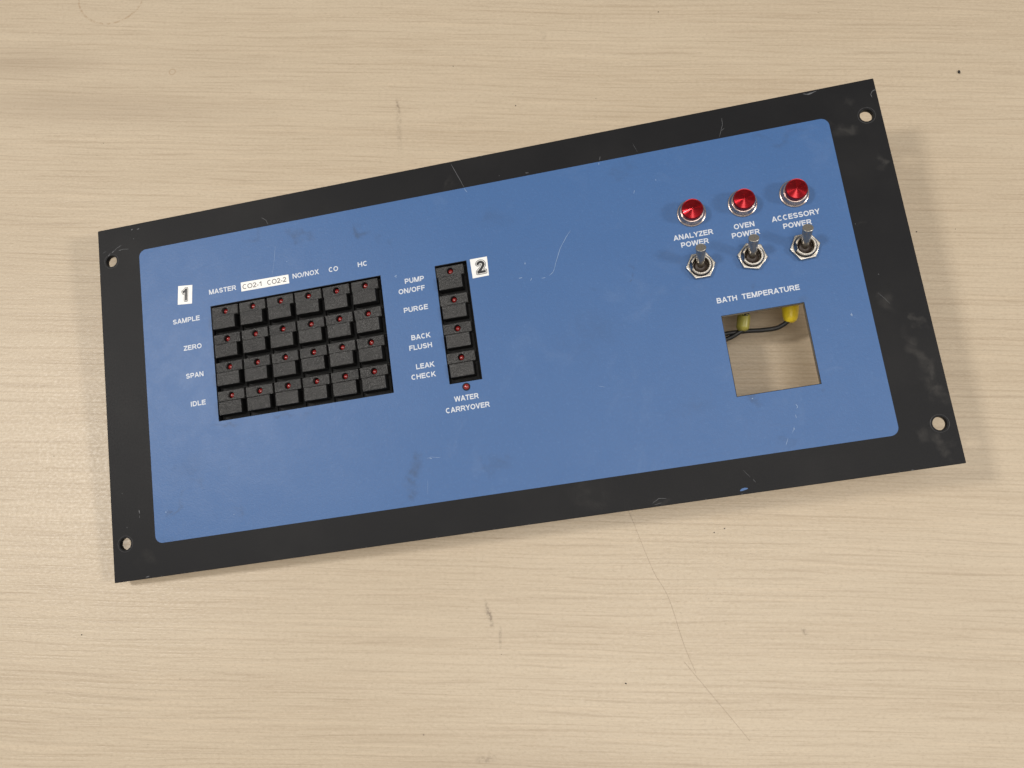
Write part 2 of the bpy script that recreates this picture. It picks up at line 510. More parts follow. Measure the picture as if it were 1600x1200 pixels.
BOLD = {  # bold capital outlines in thousandths of the cap height: advance, loops
    'A': [1000,[[[20,-10],[400,1011],[465,1011],[501,996],[538,1011],[598,1011],[982,-7],[974,-12],[774,-9],[692,202],[310,202],[226,-7],[220,-12]],[[383,399],[501,717],[620,402]]]],
    'B': [980,[[[74,1],[70,993],[174,1001],[592,997],[656,981],[736,938],[775,902],[809,856],[843,765],[848,720],[843,665],[802,556],[843,520],[879,474],[908,420],[923,365],[928,311],[922,256],[905,202],[875,147],[836,102],[756,43],[701,20],[638,4],[247,-4]],[[274,196],[266,211],[266,420],[274,432],[610,429],[683,400],[725,347],[731,311],[717,265],[683,228],[638,205],[574,196]],[[274,628],[266,638],[266,793],[274,804],[565,802],[620,779],[648,738],[650,702],[639,674],[620,653],[583,633],[547,628]]]],
    'C': [1000,[[[465,-8],[356,23],[292,58],[229,110],[179,165],[116,274],[88,356],[74,438],[74,565],[89,647],[114,720],[176,829],[231,893],[292,942],[347,973],[401,993],[483,1010],[556,1010],[620,999],[683,977],[747,942],[792,907],[790,847],[782,820],[747,778],[674,751],[601,798],[529,815],[474,810],[438,798],[373,756],[314,684],[278,593],[266,502],[279,402],[294,356],[336,284],[401,222],[465,192],[538,185],[601,202],[674,248],[738,227],[769,202],[788,165],[795,102],[792,93],[745,56],[683,23],[629,3],[547,-11]]]],
    'D': [1000,[[[74,1],[70,993],[174,1001],[538,996],[647,966],[720,927],[802,856],[853,793],[904,693],[935,574],[940,493],[925,374],[902,302],[849,202],[806,147],[756,100],[665,42],[601,18],[483,0],[174,-4]],[[274,196],[266,211],[268,802],[510,802],[547,794],[601,769],[638,743],[683,693],[710,647],[733,584],[744,502],[741,456],[723,384],[703,338],[637,256],[601,231],[547,206],[474,196]]]],
    'E': [900,[[[74,1],[70,993],[174,1001],[838,1000],[842,965],[838,804],[268,802],[270,629],[792,628],[797,465],[792,432],[267,429],[266,211],[274,196],[856,196],[860,165],[856,0],[174,-4]]]],
    'F': [840,[[[74,1],[70,993],[174,1001],[792,1000],[797,965],[792,804],[268,802],[267,602],[729,598],[733,565],[729,402],[272,402],[266,393],[266,2]]]],
    'G': [1080,[[[501,-8],[401,15],[329,51],[265,98],[209,156],[160,229],[129,293],[109,356],[93,447],[91,529],[101,611],[121,684],[147,747],[191,820],[245,884],[310,937],[365,969],[429,993],[520,1011],[592,1010],[665,996],[729,971],[810,922],[854,884],[837,811],[801,767],[729,737],[647,793],[565,815],[501,809],[456,794],[387,747],[326,665],[292,565],[288,465],[312,365],[365,276],[429,220],[510,188],[592,189],[665,216],[701,242],[775,329],[565,333],[560,365],[565,529],[974,529],[982,456],[979,102],[829,93],[756,43],[692,13],[629,-4],[547,-12]]]],
    'H': [1000,[[[74,1],[70,993],[266,993],[266,638],[274,628],[731,629],[734,993],[930,993],[930,2],[734,2],[734,420],[729,432],[274,432],[266,420],[266,2]]]],
    'I': [380,[[[92,2],[92,993],[283,994],[288,993],[288,2]]]],
    'K': [1000,[[[756,-11],[420,416],[410,420],[269,265],[266,2],[70,2],[70,993],[266,993],[266,574],[274,561],[683,1008],[949,1011],[552,574],[552,565],[1002,-7]]]],
    'L': [840,[[[74,1],[70,993],[256,995],[266,993],[266,202],[274,196],[820,196],[822,11],[820,0],[174,-4]]]],
    'M': [1160,[[[474,-11],[274,527],[266,502],[266,2],[70,2],[70,993],[99,1002],[101,1012],[303,1011],[574,279],[583,272],[855,1011],[1062,1011],[1061,1002],[1090,993],[1090,2],[894,2],[892,544],[689,-7],[683,-12]]]],
    'N': [1000,[[[720,-9],[274,663],[266,647],[266,2],[70,2],[70,965],[50,1002],[56,1011],[274,1012],[283,1004],[729,332],[734,347],[734,993],[930,993],[930,38],[948,-7],[929,-12]]]],
    'O': [1080,[[[483,-8],[401,9],[292,58],[201,131],[148,193],[110,256],[67,365],[54,438],[54,565],[83,684],[116,756],[183,850],[238,903],[320,956],[410,994],[483,1008],[601,1008],[674,992],[783,944],[847,899],[929,811],[990,702],[1014,629],[1027,556],[1026,438],[1013,365],[966,247],[895,147],[838,93],[738,32],[665,5],[592,-9]],[[483,191],[392,227],[338,271],[305,311],[271,374],[256,420],[247,493],[250,547],[268,620],[285,656],[310,697],[365,753],[429,792],[465,805],[510,814],[574,813],[620,804],[683,776],[742,729],[773,693],[808,629],[823,584],[834,502],[831,456],[813,384],[792,338],[747,276],[716,247],[656,210],[610,194],[538,184]]]],
    'P': [920,[[[74,1],[70,993],[174,1001],[547,1000],[647,982],[720,948],[792,886],[828,838],[856,781],[871,729],[878,665],[873,602],[858,547],[828,484],[756,400],[710,368],[647,340],[547,322],[268,320],[266,2]],[[274,518],[266,529],[268,802],[565,801],[629,772],[664,729],[680,684],[675,620],[652,574],[610,537],[565,521],[538,518]]]],
    'R': [1000,[[[765,-10],[638,205],[538,322],[465,362],[274,362],[266,356],[266,2],[70,2],[70,993],[174,1001],[638,995],[692,981],[756,950],[825,893],[860,847],[887,793],[903,738],[908,674],[899,611],[868,529],[837,484],[792,438],[738,402],[735,393],[804,311],[989,-7],[983,-12]],[[274,558],[266,565],[268,802],[601,802],[665,775],[705,720],[711,674],[699,629],[671,593],[629,567],[574,558]]]],
    'S': [930,[[[429,1],[338,13],[274,31],[184,74],[138,110],[110,139],[104,174],[108,211],[127,247],[165,275],[210,282],[256,270],[292,239],[347,214],[420,198],[501,199],[574,214],[629,239],[666,274],[673,293],[668,311],[644,338],[592,367],[429,407],[256,470],[174,515],[111,574],[83,620],[64,674],[61,729],[78,802],[110,856],[147,895],[220,945],[274,969],[374,994],[429,999],[529,996],[592,984],[674,957],[728,929],[774,894],[793,874],[801,829],[795,793],[774,759],[738,735],[694,729],[656,737],[601,775],[547,794],[474,804],[401,799],[338,783],[292,760],[261,729],[262,702],[289,674],[329,653],[483,596],[620,565],[729,518],[801,459],[838,410],[863,347],[869,284],[863,238],[838,179],[783,111],[736,74],[674,42],[574,11],[510,2]]]],
    'T': [840,[[[329,0],[322,2],[322,802],[38,804],[33,838],[38,1000],[801,1000],[806,965],[801,804],[518,802],[518,2]]]],
    'U': [1000,[[[438,-8],[383,2],[301,30],[210,85],[133,165],[87,256],[70,356],[72,1011],[266,1011],[266,365],[273,320],[304,265],[356,223],[429,193],[501,184],[565,191],[647,224],[696,265],[727,320],[734,365],[736,1011],[929,1012],[930,356],[916,265],[894,211],[828,120],[762,65],[710,35],[656,13],[565,-8]]]],
    'V': [930,[[[365,-9],[17,1011],[221,1011],[465,302],[709,1011],[910,1012],[912,1002],[566,-7],[520,-12],[492,-9],[483,-1],[447,-1],[438,-9],[410,-12]]]],
    'W': [1320,[[[256,-12],[9,1011],[210,1008],[365,379],[563,1011],[620,1011],[665,996],[701,1011],[756,1012],[956,376],[1110,1011],[1312,1011],[1065,-12],[1001,-9],[992,-1],[947,-1],[938,-9],[910,-12],[870,-7],[665,653],[656,656],[450,-7],[410,-12],[374,-9],[365,-1],[320,-1],[310,-9]]]],
    'X': [930,[[[10,-12],[3,-7],[9,2],[345,511],[21,1011],[256,1009],[465,693],[674,1009],[909,1011],[585,511],[927,-7],[920,-12],[693,-7],[465,337],[237,-7]]]],
    'Y': [930,[[[374,0],[367,2],[367,393],[9,1011],[231,1011],[465,615],[699,1011],[920,1012],[563,393],[563,2]]]],
    'Z': [850,[[[38,0],[30,165],[38,196],[65,199],[536,802],[65,804],[60,838],[65,1000],[792,1000],[797,856],[814,838],[316,202],[329,196],[820,196],[824,165],[820,0]]]],
    '/': [520,[[[-30,-9],[343,1011],[549,1011],[178,-7],[170,-12]]]],
}
PLAIN = {  # lighter outlines
    'C': [1000,[[[474,-9],[365,20],[296,56],[237,102],[183,161],[116,274],[88,356],[74,429],[74,565],[89,647],[114,720],[151,793],[231,893],[292,942],[356,977],[410,996],[474,1009],[547,1011],[629,996],[683,977],[739,947],[792,907],[781,874],[746,829],[710,804],[629,857],[538,879],[492,878],[410,856],[328,802],[261,720],[216,611],[202,502],[218,384],[256,290],[290,238],[329,198],[401,148],[492,122],[547,122],[629,143],[710,196],[735,184],[794,102],[792,93],[745,56],[683,23],[629,4],[547,-11]]]],
    'O': [1080,[[[483,-8],[410,6],[292,58],[201,131],[148,193],[92,293],[67,365],[54,438],[54,565],[83,684],[116,756],[156,817],[238,903],[301,947],[410,994],[483,1008],[601,1008],[674,992],[783,944],[847,899],[929,811],[990,702],[1014,629],[1027,556],[1026,438],[1013,365],[966,247],[895,147],[838,93],[738,32],[665,5],[601,-8]],[[474,127],[408,147],[356,174],[292,226],[256,269],[213,347],[194,402],[183,484],[185,547],[201,620],[232,693],[284,765],[323,802],[365,831],[447,867],[501,877],[583,877],[638,865],[720,828],[787,774],[825,729],[866,656],[885,602],[898,502],[894,447],[871,356],[850,311],[820,263],[756,197],[683,152],[629,132],[538,120]]]],
    '2': [770,[[[56,0],[51,38],[56,132],[83,132],[90,138],[156,229],[356,409],[547,606],[565,638],[578,693],[567,756],[538,807],[491,847],[429,873],[356,879],[283,860],[225,820],[192,777],[180,747],[138,738],[92,750],[56,793],[70,829],[101,880],[138,920],[183,956],[238,984],[329,1008],[392,1011],[456,1003],[510,985],[603,929],[638,893],[674,840],[695,793],[707,738],[709,684],[701,629],[683,578],[655,529],[447,314],[252,138],[265,132],[720,132],[724,102],[720,0]]]],
    '-': [460,[[[65,264],[60,302],[65,396],[392,396],[397,365],[392,264]]]],
    '1': [770,[[[401,0],[394,2],[394,738],[156,624],[145,629],[133,647],[92,738],[320,856],[390,947],[394,993],[510,996],[526,993],[526,2]]]],
}
OUTLINED = {  # digit outlines: outer edge, gap, core
    '1': [[770,[[[320,-89],[275,-53],[258,-7],[256,529],[174,504],[138,511],[108,529],[65,584],[-4,711],[-13,738],[-13,774],[10,828],[38,856],[229,956],[260,1002],[275,1038],[320,1079],[365,1091],[574,1089],[601,1079],[629,1058],[647,1029],[653,1002],[652,-7],[629,-55],[601,-80],[574,-92],[356,-96]]]],[770,[[[338,-45],[314,-26],[306,2],[306,602],[301,609],[267,584],[183,553],[147,560],[123,584],[101,618],[87,656],[69,674],[60,711],[37,738],[34,765],[50,802],[65,816],[263,920],[305,974],[314,1011],[344,1038],[565,1042],[592,1027],[606,993],[605,956],[598,938],[606,911],[605,2],[581,-35],[556,-47]]]],[770,[[[356,1],[352,674],[174,590],[165,591],[74,774],[291,884],[355,965],[355,993],[556,995],[565,993],[565,2]]]]],
    '2': [[770,[[[20,-89],[-19,-62],[-40,-16],[-42,193],[-31,238],[-1,274],[236,474],[354,638],[383,666],[401,702],[356,702],[331,684],[301,645],[229,602],[174,586],[138,589],[65,620],[2,684],[-17,720],[-31,774],[-26,829],[11,902],[83,995],[201,1075],[283,1098],[356,1109],[456,1098],[547,1075],[620,1038],[703,965],[770,865],[795,793],[799,711],[783,574],[746,493],[720,465],[667,384],[632,347],[608,302],[738,298],[774,283],[801,256],[818,202],[818,11],[811,-26],[774,-73],[747,-89],[720,-96],[56,-96]]]],[770,[[[38,-45],[14,-26],[6,2],[6,193],[14,220],[276,447],[292,472],[310,486],[392,609],[422,629],[450,693],[451,711],[438,740],[410,751],[347,752],[310,733],[265,678],[210,646],[156,634],[92,660],[41,711],[16,784],[18,811],[50,874],[120,963],[183,1000],[220,1030],[356,1061],[447,1051],[529,1030],[599,993],[665,936],[698,893],[730,838],[732,811],[748,784],[751,720],[739,656],[741,602],[710,527],[683,499],[629,413],[590,374],[561,320],[504,256],[520,251],[720,252],[756,236],[770,202],[766,-7],[738,-40],[710,-48]]]],[770,[[[56,0],[48,184],[56,210],[83,214],[320,429],[481,647],[495,674],[499,702],[490,738],[459,774],[410,797],[365,801],[320,791],[292,775],[265,747],[252,720],[212,693],[174,682],[138,686],[101,705],[73,738],[56,793],[70,829],[101,880],[138,920],[183,956],[238,985],[329,1009],[392,1012],[456,1003],[510,985],[601,930],[639,893],[670,847],[695,793],[706,747],[710,693],[703,638],[686,584],[655,529],[480,293],[391,211],[720,210],[724,174],[720,0]]]]],
}


def loops_mesh(loops, name):
    cu = bpy.data.curves.new('tmp', 'CURVE')
    cu.dimensions = '2D'
    cu.fill_mode = 'BOTH'
    for lp in loops:
        sp = cu.splines.new('POLY')
        sp.points.add(len(lp) - 1)
        for i, (px, py) in enumerate(lp):
            sp.points[i].co = (px * MM, py * MM, 0, 1)
        sp.use_cyclic_u = True
    o = bpy.data.objects.new('tmp', cu)
    COL.objects.link(o)
    dg = bpy.context.evaluated_depsgraph_get()
    me = bpy.data.meshes.new_from_object(o.evaluated_get(dg), depsgraph=dg)
    me.name = name
    bpy.data.objects.remove(o)
    bpy.data.curves.remove(cu)
    return me


def text_mesh(txt, cap, width, font, name):
    """flat lettering, baseline at y = 0 starting at x = 0, in mm"""
    loops, x = [], 0.0
    for ch in txt:
        if ch == ' ':
            x += 400
            continue
        adv, lps = font[ch]
        for lp in lps:
            loops.append([(px + x, py) for px, py in lp])
        x += adv
    xs = [p[0] for lp in loops for p in lp]
    x0, x1 = min(xs), max(xs)
    kx, ky = width / (x1 - x0), cap / 1000.0
    return loops_mesh([[((px - x0) * kx, py * ky) for px, py in lp] for lp in loops], name)


def tag(o, label=None, cat=None, group=None, kind=None):
    for k, v in (('label', label), ('category', cat), ('group', group), ('kind', kind)):
        if v:
            o[k] = v
    return o


# ------------------------------------------------------------------ the table (z = 0 is its top)
bm = bmesh.new()
box_bm(bm, -1300, -900, -25, 1300, 1100, 0, 1.0)
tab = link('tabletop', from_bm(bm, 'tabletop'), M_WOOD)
tag(tab, 'pale wood grain laminate tabletop under the control panel', 'tabletop', None, 'structure')

# ------------------------------------------------------------------ the control panel
# panel frame: x, y in mm from its lower left corner, z = 0 on the painted front.
# It lies tilted: the lower left corner touches the table, the switch bodies behind the upper right hold it up.
PW, PH, TH = 482.6, 222.0, 3.2
Rp = Matrix(((0.9979486, -0.00434335, -0.06387275), (0.0, 0.99769599, -0.06784333), (0.06402025, 0.06770415, 0.99564931)))
Op = Vector((241.3, 111.0, -32.56359))
panel = bpy.data.objects.new('control_panel', None)
COL.objects.link(panel)
panel.empty_display_size = 0.05
mp = Rp.to_4x4()
mp.translation = -(Rp @ Op) * MM
panel.matrix_world = mp
tag(panel, 'blue and black instrument control panel with buttons, lamps and toggle switches on the table', 'control panel')

OPEN1 = (73.0, 86.6, 181.75, 158.3)
OPEN2 = (215.9, 86.1, 234.75, 157.9)
CUT = (374.3, 53.1, 419.2, 98.9)
HOLES = [(8.4, 200.1), (8.1, 22.0), (474.4, 200.5), (474.3, 22.4)]


def rc(r):
    return [(r[0], r[1]), (r[2], r[1]), (r[2], r[3]), (r[0], r[3])]


loops = [rrect(0, 0, PW, PH, 0.5, 3)] + [circle(x, y, 3.6) for x, y in HOLES] + [rc(OPEN1), rc(OPEN2), rc(CUT)]
plate = link('faceplate', curve_mesh(loops, -TH, 0.0, 0.25, 'faceplate'), M_BLACK, panel)
plate.data.materials.append(M_BARE)
plate.data.materials.append(M_EDGE)
for p in plate.data.polygons:
    c = p.center / MM
    if p.normal.z < -0.9:
        p.material_index = 1
    elif p.normal.z < 0.5 and CUT[0] - 1 < c.x < CUT[2] + 1 and CUT[1] - 1 < c.y < CUT[3] + 1:
        p.material_index = 2
M_RING = plain('worn_ring', (0.05, 0.05, 0.052), 0.4)
for (x, y) in HOLES:      # worn ring pressed by the screw heads
    link('screw_mark', from_bm(lathe([(4.7, 0.02), (4.78, 0.05), (4.86, 0.02)], 48), 'screw_mark'), M_RING, plate, (x, y, 0))

g = 0.35
ov = [rrect(27.6, 19.5, 453.4, 203.6, 4.6)] + [rc((o[0] - g, o[1] - g, o[2] + g, o[3] + g)) for o in (OPEN1, OPEN2, CUT)]
overlay = link('blue_overlay', curve_mesh(ov, 0.01, 0.12, 0.0, 'blue_overlay'), M_BLUE, panel)
tag(overlay, 'blue front field with rounded corners and white lettering')

# printed legends: text, x0, baseline y, x1
LEG = [('MASTER', 72.48, 166.2, 90.40), ('NO/NOX', 127.09, 166.55, 144.04), ('CO', 150.38, 166.40, 156.29), ('HC', 168.76, 166.28, 174.42),
       ('SAMPLE', 47.49, 151.20, 65.20), ('ZERO', 53.38, 133.39, 65.16), ('SPAN', 53.73, 115.69, 65.12), ('IDLE', 55.62, 98.02, 65.27),
       ('PUMP', 196.47, 150.59, 208.29), ('ON/OFF', 191.96, 144.72, 208.13), ('PURGE', 193.80, 132.87, 208.59), ('BACK', 196.31, 115.56, 208.14),
       ('FLUSH', 194.35, 109.50, 208.16), ('LEAK', 197.08, 97.82, 208.30), ('CHECK', 193.58, 91.96, 208.39), ('WATER', 217.20, 75.12, 231.67),
       ('CARRYOVER', 211.48, 69.20, 237.43), ('ANALYZER', 355.99, 147.31, 378.53), ('POWER', 359.54, 142.43, 375.23), ('OVEN', 390.29, 147.54, 401.77),
       ('POWER', 388.28, 142.55, 403.89), ('ACCESSORY', 411.49, 147.95, 438.08), ('POWER', 416.92, 142.77, 432.58),
       ('BATH  TEMPERATURE', 373.22, 106.66, 418.76)]
for txt, x0, y, x1 in LEG:
    cap = 3.05
    me = text_mesh(txt, cap, x1 - x0, BOLD, 'legend')
    o = link('legend', me, M_PRINT, overlay, (x0, y, 0.16))
    o['label'] = 'white printed legend reading ' + ' '.join(txt.split())

# stickers
def sticker(corners, z, label):
    me = curve_mesh([[tuple(c) for c in corners]], z, z + 0.09, 0.0, 'sticker')
    o = link('sticker', me, M_PAPER, panel)
    o['label'] = label
    return o


def digit(ch, x, y, h, kx, rot, par):
    k = h / 1230.0
    c, s = math.cos(rot), math.sin(rot)
    for lv, mat, zz in ((0, M_INK, 0.26), (1, M_PAPER, 0.29), (2, M_INK, 0.32)):
        adv, lps = OUTLINED[ch][lv]
        q = [[((px - adv / 2) * k * kx, (py - 500) * k) for px, py in lp] for lp in lps]
        link('lettering', loops_mesh([[(c * px - s * py, s * px + c * py) for px, py in lp] for lp in q], 'lettering'), mat, par, (x, y, zz))


s1 = sticker([(51.4, 163.4), (60.8, 162.6), (61.9, 174.5), (52.5, 175.4)], 0.13, 'white sticker with the outlined digit 1')
digit('1', 56.9, 169.1, 9.6, 0.85, math.radians(-5.5), s1)
s2 = sticker([(237.45, 146.4), (247.3, 146.6), (247.6, 158.3), (237.2, 158.3)], 0.13, 'white sticker with the outlined digit 2')
digit('2', 243.2, 152.5, 9.4, 1.0, math.radians(0.5), s2)
s3 = sticker([(93.6, 164.4), (124.7, 164.1), (124.6, 169.75), (93.6, 170.2)], 0.13, 'white tape label reading CO2-1 CO2-2')
link('lettering', text_mesh('CO2-1', 3.0, 12.3, PLAIN, 'lettering'), M_INK, s3, (94.6, 165.65, 0.26))
link('lettering', text_mesh('CO2-2', 3.0, 12.2, PLAIN, 'lettering'), M_INK, s3, (110.7, 165.5, 0.26))

# trays behind the two openings
for o4 in (OPEN1, OPEN2):
    bm = bmesh.new()
    box_bm(bm, o4[0] - 3, o4[1] - 3, -8.2, o4[2] + 3, o4[3] + 3, -6.2)
    link('switch_tray', from_bm(bm, 'switch_tray'), M_DARK, panel)


# push buttons: bar with a diode hole, raised key cap, diode
def make_button():
    bar = curve_mesh([rrect(-8.35, -3.1, 8.35, 3.1, 0.25, 2), circle(0, 0, 1.95, 24)], -6.0, 0.35, 0.22, 'push_button')
    b = link('push_button', bar, M_KEY, panel)
    kb = bmesh.new()
    box_bm(kb, -7.6, -12.0, -6.0, 7.25, -3.3, 2.5, 0.42, 0.35)
    side = []
    for f in kb.faces:
        f.normal_update()
        side.append(1 if f.normal.z < 0.3 else 0)
    kc = link('key_cap', from_bm(kb, 'key_cap'), M_KEY, b)
    kc.data.materials.append(M_DARK)
    for p, mi in zip(kc.data.polygons, side):
        p.material_index = mi
    prof = [(1.75, -2.9)] + [(1.72 * math.cos(t * math.pi / 16), -2.6 + 1.72 * math.sin(t * math.pi / 16)) for t in range(8)] + [(0, -0.88)]
    link('diode', from_bm(lathe(prof, 24), 'diode'), M_LED, b, smooth=True)
    fb = bmesh.new()
    box_bm(fb, -8.6, -13.6, -6.15, 8.6, 3.6, -4.2)
    link('button_base', from_bm(fb, 'button_base'), M_DARK, b)
    return b


def copy_tree(o, parent):
    c = o.copy()
    COL.objects.link(c)
    c.parent = parent
    for ch in list(o.children):
        copy_tree(ch, c)
    return c


cells = [(81.85 + 17.94 * i, 154.25 - 17.73 * j) for j in range(4) for i in range(6)] + [(224.4, 153.6 - 17.62 * j) for j in range(4)]
btn = make_button()
for i, (x, y) in enumerate(cells):
    b = btn if i == 0 else copy_tree(btn, panel)
    b.location = Vector((x + random.uniform(-.12, .12), y + random.uniform(-.12, .12), random.uniform(-.15, .1))) * MM
    b.rotation_euler = (math.radians(random.uniform(-1.5, 1.5)), math.radians(random.uniform(-1.5, 1.5)), math.radians(random.uniform(-.4, .4)))
    b['group'] = 'push buttons'

# the single diode over WATER CARRYOVER
prof = [(2.3, 0.12), (2.3, 0.35), (1.8, 0.4)]
wl = link('indicator_diode', from_bm(lathe([(2.35, 0.1), (2.35, 0.28), (1.75, 0.28)], 32), 'indicator_diode'), M_DARK, panel, (225.2, 82.8, 0))
wl['label'] = 'small red diode above the words WATER CARRYOVER'
prof = [(1.75, 0.1)] + [(1.75 * math.cos(t * math.pi / 16), 0.2 + 1.3 * math.sin(t * math.pi / 16)) for t in range(8)] + [(0, 1.5)]
link('diode', from_bm(lathe(prof, 24), 'diode'), M_LED, wl, smooth=True)


# three red lamps
def make_lamp():
    bez = [(8.15, 0.1), (8.2, 0.65), (8.05, 0.9), (7.7, 0.95), (7.45, 1.15), (6.75, 3.5), (6.5, 4.0), (6.3, 4.1), (5.4, 4.0)]
    b = link('indicator_lamp', from_bm(lathe(bez, 64), 'indicator_lamp'), M_CHROME, panel, smooth=True)
    lens = [(6.1, 3.6), (6.15, 6.9), (6.0, 7.4), (5.75, 7.65)]
    r, k = 5.55, 0
    while r > 0.5:      # sawtooth rings moulded into the top
        lens += [(r, 7.60), (r - 0.50, 7.79)]
        r -= 0.52
    lens += [(0, 7.65)]
    link('lens', from_bm(lathe(lens, 64), 'lens'), M_LENS, b)
    bb = lathe([(0.0, -24), (5.5, -24), (5.5, -3.3), (5.2, -0.2)], 32)
    link('lamp_body', from_bm(bb, 'lamp_body'), M_BODY, b)
    return b


lamp = make_lamp()
for i, (x, y, nm) in enumerate(((368.5, 161.7, 'ANALYZER POWER'), (397.5, 162.0, 'OVEN POWER'), (426.4, 162.2, 'ACCESSORY POWER'))):
    b = lamp if i == 0 else copy_tree(lamp, panel)
    b.location = Vector((x, y, 0)) * MM
    b.rotation_euler = (0, 0, i * 0.7)
    b['label'] = 'red domed lamp above the words ' + nm
    b['group'] = 'red lamps'


# three toggle switches
def make_toggle():
    prof = [(5.9, 0.1), (5.9, 3.5), (5.55, 3.95), (4.75, 3.95), (4.4, 3.5), (4.1, 0.6), (0.0, 0.3)]
    b = link('toggle_switch', from_bm(lathe(prof, 72, (160, 196, 4.8)), 'toggle_switch'), M_NICKEL, panel)
    nut = curve_mesh([circle(0, 0, 8.35, 6), circle(0, 0, 6.25, 48)], 0.15, 2.5, 0.42, 'hex_nut', 3)
    link('hex_nut', nut, M_NICKEL, b)
    lp = lathe([(4.05, 0.7), (3.3, 1.6), (2.2, 2.1), (0, 2.2)], 32)
    link('dust_boot', from_bm(lp, 'dust_boot'), M_BODY, b, smooth=True)
    lev = bmesh.new()
    prof = [(0, -1.0), (2.1, -1.0), (2.2, 3.0), (2.85, 14.6), (2.9, 15.0), (2.75, 15.15), (0, 15.15)]
    lv = lathe(prof, 40)
    rot = Matrix.Rotation(-math.atan2(6.5, 13.7), 4, 'X')
    bmesh.ops.transform(lv, matrix=Matrix.Translation((0, 0, 0.7)) @ rot, verts=lv.verts)
    lev.free()
    lvo = link('lever', from_bm(lv, 'lever'), M_LEVER, b, smooth=True)
    for p in lvo.data.polygons:
        if p.center.z > 0.0125:
            p.use_smooth = False
    bd = bmesh.new()
    box_bm(bd, -6.5, -10, -22, 6.5, 10, -3.25, 0.5)
    link('switch_body', from_bm(bd, 'switch_body'), M_BODY, b)
    tm = bmesh.new()
    for yy in (-7.5, 0, 7.5):
        box_bm(tm, -2.6, yy - 0.4, -29.0, 2.6, yy + 0.4, -21.9, 0.1)
    link('terminal', from_bm(tm, 'terminal'), M_NICKEL, b)
    return b


tog = make_toggle()
for i, (x, y, rz, nm) in enumerate(((368.0, 129.7, 0.0, 'ANALYZER POWER'), (396.8, 129.8, -15.0, 'OVEN POWER'), (425.8, 130.1, 2.5, 'ACCESSORY POWER'))):
    b = tog if i == 0 else copy_tree(tog, panel)
    b.location = Vector((x, y, 0)) * MM
    b['label'] = 'toggle switch tilted up below the words ' + nm
    b['group'] = 'toggle switches'
    for ch in b.children:
        if ch.name.startswith('hex_nut'):
            ch.rotation_euler = (0, 0, math.radians(rz))

# wiring behind the square cutout
def sleeve(pts, rad, mat, label):
    o = link('terminal_sleeve', from_bm(tube(pts, rad, 20, 6), 'terminal_sleeve'), mat, panel, smooth=True)
    o['label'] = label
    return o


Z = -21.0
yl = sleeve([(418.0, 122, Z + 1), (417.3, 108, Z), (416.8, 102, Z), (415.9, 97, Z), (415.4, 94.6, Z), (415.2, 93.4, Z)],
            [4.0, 4.8, 4.8, 4.3, 3.5, 1.8], M_YEL, 'bright yellow terminal sleeve at the top right of the square cutout')
ol = sleeve([(390.3, 102.2, Z), (389.3, 98.5, Z), (388.2, 95, Z), (387.8, 93.8, Z), (387.6, 93.0, Z)],
            [3.7, 3.8, 3.7, 2.9, 1.6], M_YEL_SHADED, 'yellow terminal sleeve with shade put into its olive colour, at the top left of the square cutout')
bm = lathe([(3.3, 0), (3.3, 0.15), (0, 0.15)], 24)
bmesh.ops.transform(bm, matrix=Matrix.Translation((390.2, 101.9, Z)) @ Matrix.Rotation(math.radians(-88), 4, 'X'), verts=bm.verts)
link('sleeve_mouth', from_bm(bm, 'sleeve_mouth'), M_DARK, ol)
for pts in ([(415.0, 95.0, Z + .3), (411.5, 93.0, Z - 1), (407, 91.7, Z - 1.6), (399.5, 91.9, Z - 2), (391, 92.9, Z - 2.2), (384.5, 93.2, Z - 2), (378, 93.2, Z - 1.5), (366, 92, Z - 1), (350, 84, Z)],
            [(389.5, 94.2, Z - 1), (385.2, 92.4, Z - 1.2), (382, 91, Z - 1.5), (378, 89.9, Z - 1.5), (368, 87, Z - 1), (352, 78, Z)],
            [(390.8, 121, Z), (390.6, 110, Z + .4), (390.3, 103, Z + .6), (390.1, 100.6, Z + .8)]):
    link('wire', from_bm(tube(pts, 1.35 if pts[0][1] < 110 else 3.1, 12, 8), 'wire'), M_WIRE, panel, smooth=True)


# scratches worn into the paint: thin slivers lying on the surface
def strip(bm, pts, w, z):
    n = len(pts)
    vs = []
    for i, p in enumerate(pts):
        a, b = Vector(pts[max(0, i - 1)]), Vector(pts[min(n - 1, i + 1)])
        d = (b - a).normalized()
        nn = Vector((-d.y, d.x))
        ww = w * (0.35 if i in (0, n - 1) else random.uniform(0.6, 1.2)) / 2
        c = Vector(p)
        vs.append((bm.verts.new((*(c + nn * ww), z)), bm.verts.new((*(c - nn * ww), z))))
    for a, b in zip(vs, vs[1:]):
        bm.faces.new((a[0], a[1], b[1], b[0]))


def jag(p, q, k=5, j=0.25):
    return [(p[0] + (q[0] - p[0]) * i / k + random.uniform(-j, j), p[1] + (q[1] - p[1]) * i / k + random.uniform(-j, j)) for i in range(k + 1)]


